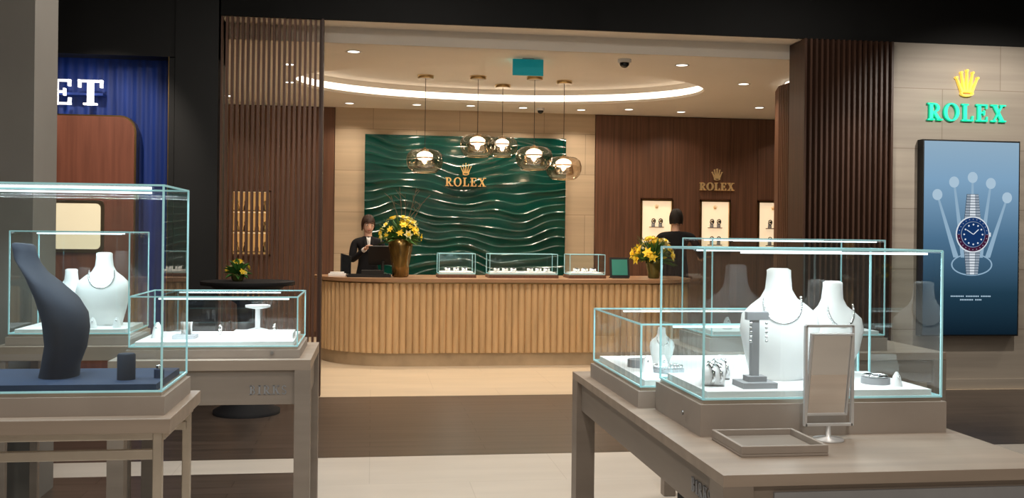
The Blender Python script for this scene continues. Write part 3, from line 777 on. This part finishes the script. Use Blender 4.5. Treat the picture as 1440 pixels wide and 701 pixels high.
pendant(.65, 12.63, 2.42, .235); pendant(1.31, 12.55, 2.62, .225); pendant(1.71, 13.2, 2.67, .21); pendant(2.02, 12.45, 2.47, .235); pendant(2.45, 12.7, 2.37, .235)

# ceiling bits
b = MB('exit_sign'); b.box(1.40, 1.715, 10.03, 10.06, 3.125, 3.29, 'teal'); b.box(1.50, 1.62, 10.035, 10.055, 3.29, 3.3, 'steel'); b.done(bevel=.003)
def dome(X, Y, r=.06, zc=3.3):
    b = MB('dome_camera'); b.rev([(r * 1.15, zc), (r * 1.15, zc - .03), (r, zc - .035)], X, Y, 'shirt', 24); b.sph((X, Y, zc - .04), (r * .85, r * .85, r * .8), 'screen', 16, 10); b.done()
dome(2.53, 9.9, .06); dome(2.35, 13.95, .05)
def downlight(X, Y, z, p, s=.10, col=(1, .84, .66), spread=2.2):
    b = MB('recessed_downlight'); b.rev([(s * .75, z - .002), (s * .78, z - .006), (s * .6, z - .006), (s * .6, z - .001)], X, Y, 'shirt', 24, cap=False)
    b.rev([(s * .58, z - .003), (s * .5, z - .004)], X, Y, 'lamp', 24)
    o = b.done(); area('lamp', (X, Y, z - .010), s * 1.15, p, col, shape='DISK', parent=o, spread=spread)
for X, Y, p in [(-.2, 10.0, 18), (1.5, 10.2, 20), (3.2, 10.1, 20), (4.3, 11.2, 9), (-1.0, 12.2, 9), (-.9, 10.9, 9), (5.3, 13.2, 8), (4.4, 13.9, 6), (6.4, 13.9, 6), (-.33, 14.0, 9), (.6, 13.95, 11), (1.35, 13.9, 11), (2.1, 13.95, 11), (2.95, 14.0, 9), (3.6, 13.8, 6), (-1.9, 13.6, 8)]:
    downlight(X, Y, 3.3, p, spread=2.6 if p > 15 else 2.2)
for X, Y in [(.3, 11.7), (1.1, 11.5), (2.1, 11.5), (3.0, 11.8)]:
    downlight(X, Y, 3.5, 12)

# track heads in hall
def track(X, Y, tgt, p, ang=50, col=(1, .88, .74)):
    b = MB('track_spotlight'); z = 3.72
    b.box(X - .3, X + .3, Y - .02, Y + .02, HZ - .03, HZ, 'black'); b.tube([(X, Y, HZ - .02), (X, Y, z)], .012, 'black')
    d = (Vector(tgt) - Vector((X, Y, z))).normalized()
    b.tube([Vector((X, Y, z)) - d * .07, Vector((X, Y, z)) + d * .09], .045, 'black', 16)
    o = b.done(); spot('lamp', tuple(Vector((X, Y, z)) + d * .11), tgt, p, ang, col, parent=o)
track(2.4, 8.4, (2.6, 7.0, 0), 50); track(4.2, 8.3, (5.0, 9.2, 1.2), 60); track(5.9, 7.2, (6.1, 9.25, 1.5), 230, 100, (1, .92, .82)); track(8.0, 8.2, (7.8, 9.25, 1.6), 90, 75)
track(-.4, 7.6, (-.6, 9.3, 1.2), 60); track(-2.3, 7.6, (-2.3, 9.3, 2.0), 130)
for X, Y, p in [(-1.0, 2.6, 30), (-1.0, 5.6, 26), (1.3, 2.0, 40), (1.4, 4.2, 18), (.3, 5.8, 60), (3.2, 6.5, 34), (.4, 8.0, 20), (3.8, 8.0, 16), (0, -1.5, 110)]:  # unseen lamps added to brighten the hall; the rearmost feeds reflections in the glass
    b = MB('added_hall_light'); b.box(X - .17, X + .17, Y - .17, Y + .17, HZ - .03, HZ, 'black'); o = b.done()
    area('lamp', (X, Y, HZ - .035), .3, p, (1, .92, .82), parent=o)

# ---------------------------------------------------------------- people
def skin_obj(name, chains, mat, parent, sub=2, conn=None):
    V, E, roots = chains
    names = list(V); bm = bmesh.new(); lay = bm.verts.layers.skin.verify(); bv = {}
    for k in names:
        v = bm.verts.new(V[k][0]); v[lay].radius = V[k][1]; v[lay].use_root = k in roots; bv[k] = v
    for a, c in E: bm.edges.new((bv[a], bv[c]))
    me = bpy.data.meshes.new(name); bm.to_mesh(me); bm.free(); me.materials.append(M[mat])
    o = bpy.data.objects.new(name, me); COL.objects.link(o); o.parent = parent
    md = o.modifiers.new('skin', 'SKIN'); md.use_smooth_shade = True
    ss = o.modifiers.new('sub', 'SUBSURF'); ss.levels = sub; ss.render_levels = sub
    return o

def hand(parent, wrist, d, n, side, curl=.6):
    d = Vector(d).normalized(); n = Vector(n).normalized(); s = d.cross(n).normalized() * side; w = Vector(wrist)
    b = MB('palm')
    R = []
    for k, (L, hw, th) in enumerate([(-.02, .024, .020), (0, .026, .019), (.03, .036, .017), (.06, .041, .015), (.085, .040, .012), (.092, .034, .008)]):
        c = w + d * L; R.append([tuple(c + s * hw * math.cos(2 * pi * j / 14) + n * th * math.sin(2 * pi * j / 14)) for j in range(14)])
    b.loft(R, 'skin'); b.done(parent)
    V = {}; E = []; roots = []
    for i, (off, L) in enumerate([(.030, .070), (.010, .080), (-.010, .074), (-.029, .058)]):
        p = w + d * .075 + s * off; V[f'f{i}0'] = (tuple(p), (.009, .009)); roots.append(f'f{i}0'); a = 0
        for k, fr_ in enumerate([.45, .32, .25]):
            a += curl * (.6 if k == 0 else .8); p = p + (d * math.cos(a) + n * math.sin(a)) * L * fr_
            r = .0085 - .001 * k; V[f'f{i}{k+1}'] = (tuple(p), (r, r)); E.append((f'f{i}{k}', f'f{i}{k+1}'))
    p = w + d * .025 + s * .028; V['t0'] = (tuple(p), (.011, .011)); roots.append('t0')
    for k, L in enumerate([.035, .028]):
        p = p + (d * .75 + s * (.6 - .4 * k) + n * .35).normalized() * L; V[f't{k+1}'] = (tuple(p), (.010 - .001 * k,) * 2); E.append((f't{k}', f't{k+1}'))
    skin_obj('fingers', (V, E, roots), 'skin', parent, 1)

def person(name, X, Y, yaw, H, female=True, hair='hair', armL=None, armR=None, headyaw=0, headpitch=0, longhair=False, lean=0):
    E0 = empty(name, (X, Y, 0)); E0.rotation_euler = (0, 0, yaw); k = H / 1.72; E0.scale = (k, k, k)
    sw = .165 if female else .20; lf = -lean
    armL = armL or [(sw + .05, .02, 1.12), (sw + .06, -.04, .87)]; armR = armR or [(-sw - .05, .02, 1.12), (-sw - .06, -.04, .87)]
    V = {'pel': ((0, 0, .93), (.155, .115)), 'waist': ((0, lf * .3, 1.08), (.125 if female else .145, .095)), 'chest': ((0, lf * .7, 1.25), (.15 if female else .175, .11)),
         'up': ((0, lf, 1.36), (.12, .09)), 'nb': ((0, lf, 1.425), (.06, .055)), 'nt': ((0, lf - .005, 1.45), (.050, .050)),
         'sL': ((sw, lf, 1.37), (.058, .058)), 'eL': (armL[0], (.045, .045)), 'wL': (armL[1], (.034, .034)),
         'sR': ((-sw, lf, 1.37), (.058, .058)), 'eR': (armR[0], (.045, .045)), 'wR': (armR[1], (.034, .034)),
         'hL': ((.09, 0, .86), (.09, .09)), 'kL': ((.095, -.01, .49), (.062, .062)), 'aL': ((.10, .02, .10), (.045, .045)), 'tL': ((.11, -.13, .035), (.038, .03)),
         'hR': ((-.09, 0, .86), (.09, .09)), 'kR': ((-.095, -.01, .49), (.062, .062)), 'aR': ((-.10, .02, .10), (.045, .045)), 'tR': ((-.11, -.13, .035), (.038, .03))}
    E = [('pel', 'waist'), ('waist', 'chest'), ('chest', 'up'), ('up', 'nb'), ('nb', 'nt'), ('up', 'sL'), ('sL', 'eL'), ('eL', 'wL'), ('up', 'sR'), ('sR', 'eR'), ('eR', 'wR'),
         ('pel', 'hL'), ('hL', 'kL'), ('kL', 'aL'), ('aL', 'tL'), ('pel', 'hR'), ('hR', 'kR'), ('kR', 'aR'), ('aR', 'tR')]
    skin_obj('body', (V, E, ['pel']), 'suit', E0, 2)
    for (e, w), s in ((armL, 1), (armR, -1)):
        d = Vector(w) - Vector(e); d.normalize(); nn = Vector((0, 0, -1)) if abs(d.z) < .8 else Vector((-s, 0, 0))
        nn = (nn - d * nn.dot(d)).normalized()
        q = MB('cuff'); q.tube([Vector(w) - d * .01, Vector(w) + d * .022], .030, 'shirt', 14); q.done(E0)
        hand(E0, Vector(w) + d * .03, d, nn, s if abs(d.z) < .8 else -s)
    b = MB('head')
    HM = Matrix.Translation((0, lf - .01, 1.585)) @ Matrix.Rotation(headyaw, 4, 'Z') @ Matrix.Rotation(headpitch, 4, 'X')
    b.rev([(.054, 1.42), (.048, 1.46), (.05, 1.53)], 0, lf + .005, 'skin', 20)
    R = []
    for i in range(17):
        z = -.115 + .23 * i / 16; u = z / .115; rr = math.sqrt(max(0.001, 1 - u * u))
        jaw = 1 if z > -.02 else 1 - .30 * ((-.02 - z) / .095)
        rx = .075 * rr ** .8 * jaw; ry = .094 * rr ** .85 * (1 if z > -.03 else 1 - .18 * ((-.03 - z) / .085)); oy = .004 if z > -.03 else -.018 * ((-.03 - z) / .085)
        R.append([(rx * math.cos(2 * pi * j / 24), oy + ry * math.sin(2 * pi * j / 24), z) for j in range(24)])
    b.loft(R, 'skin', X=HM)
    b.loft([[(.007 * math.cos(a), -.089 + .006 * math.sin(a), .012) for a in [0, 1.57, 3.14, 4.71]], [(.011 * math.cos(a), -.098 + .012 * math.sin(a), -.02) for a in [0, 1.57, 3.14, 4.71]], [(.015 * math.cos(a), -.098 + .014 * math.sin(a), -.032) for a in [0, 1.57, 3.14, 4.71]]], 'skin', X=HM)
    for s in (-1, 1):
        b.sph((s * .030, -.078, .005), (.014, .012, .008), 'eyew', 12, 8, HM); b.sph((s * .030, -.088, .005), (.007, .004, .007), 'eyeb', 10, 6, HM)
        b.tube([(s * .015, -.091, .024), (s * .032, -.087, .029), (s * .048, -.075, .024)], .0035, hair, 6, HM)
        b.sph((s * .076, .008, -.008), (.010, .020, .030), 'skin', 12, 8, HM)
    b.sph((0, -.089, -.056), (.022, .008, .0065), 'lip', 12, 6, HM)
    R = []; seg = 36
    for i in range(15):
        R_ = []
        for j in range(seg):
            a = 2 * pi * j / seg; front = max(0, -math.sin(a))
            lo = (-.13 if longhair else -.07) ; hl = .038 if female else .06
            zl = lo + (hl - lo) * min(1, max(0, (front - .35) / .35))
            z = zl + (.128 - zl) * i / 14; u = min(.995, max(-.35, z / .128)); rr = math.sqrt(1 - u * u)
            R_.append((.087 * rr ** .8 * math.cos(a), .004 + .108 * rr ** .85 * math.sin(a), z + .004 * math.sin(a * 9)))
        R.append(R_)
    b.loft(R, hair, cap=False, X=HM); b.add(R[-1], [tuple(range(seg))], hair, True, HM)
    if female and not longhair: b.sph((0, .10, .0), (.045, .04, .045), hair, 14, 10, HM)
    b.done(E0)
    b = MB('shirt_front'); yf = lf * .9 - .108
    b.add([(-.035, lf - .055, 1.43), (.035, lf - .055, 1.43), (0, yf - .012, 1.25), (0, lf - .10, 1.38)], [(0, 2, 3), (3, 2, 1), (0, 3, 1)], 'shirt')
    for s in (-1, 1): b.add([(s * .03, lf - .06, 1.44), (s * .065, lf - .07, 1.40), (s * .05, yf - .012, 1.32), (s * .0, yf - .018, 1.22)], [(0, 1, 2, 3)], 'suit')
    b.done(E0)
    return E0
person('woman', -.05, 12.75, .12, 1.74, True, 'hairbrown', armL=[(.20, -.05, 1.13), (.13, -.30, 1.17)], armR=[(-.21, -.06, 1.13), (-.08, -.26, 1.27)], headyaw=.10, headpitch=.14)
person('man', 4.06, 13.0, pi - .5, 1.88, False, 'hair', armL=[(.27, -.02, 1.13), (.20, -.24, 1.02)], armR=[(-.30, -.05, 1.14), (-.26, -.28, 1.12)], headyaw=.3, headpitch=.1)

# ---------------------------------------------------------------- world + camera
w = bpy.data.worlds.new('world'); sc.world = w; w.use_nodes = True
w.node_tree.nodes['Background'].inputs[0].default_value = (.5, .45, .4, 1); w.node_tree.nodes['Background'].inputs[1].default_value = .05

cam = bpy.data.cameras.new('camera'); co = bpy.data.objects.new('camera', cam); COL.objects.link(co)
cam.lens = 35; cam.sensor_width = 36; cam.shift_y = -20.5 / 1440; cam.clip_end = 100
psi = math.radians(8); rho = .011
f = Vector((math.sin(psi), math.cos(psi), 0)); r = Vector((math.cos(psi), -math.sin(psi), 0)); u = Vector((0, 0, 1))
r2 = r * math.cos(rho) + u * math.sin(rho); u2 = u * math.cos(rho) - r * math.sin(rho)
mt = Matrix((r2, u2, -f)).transposed().to_4x4(); mt.translation = (0, 0, 1.5); co.matrix_world = mt
sc.camera = co
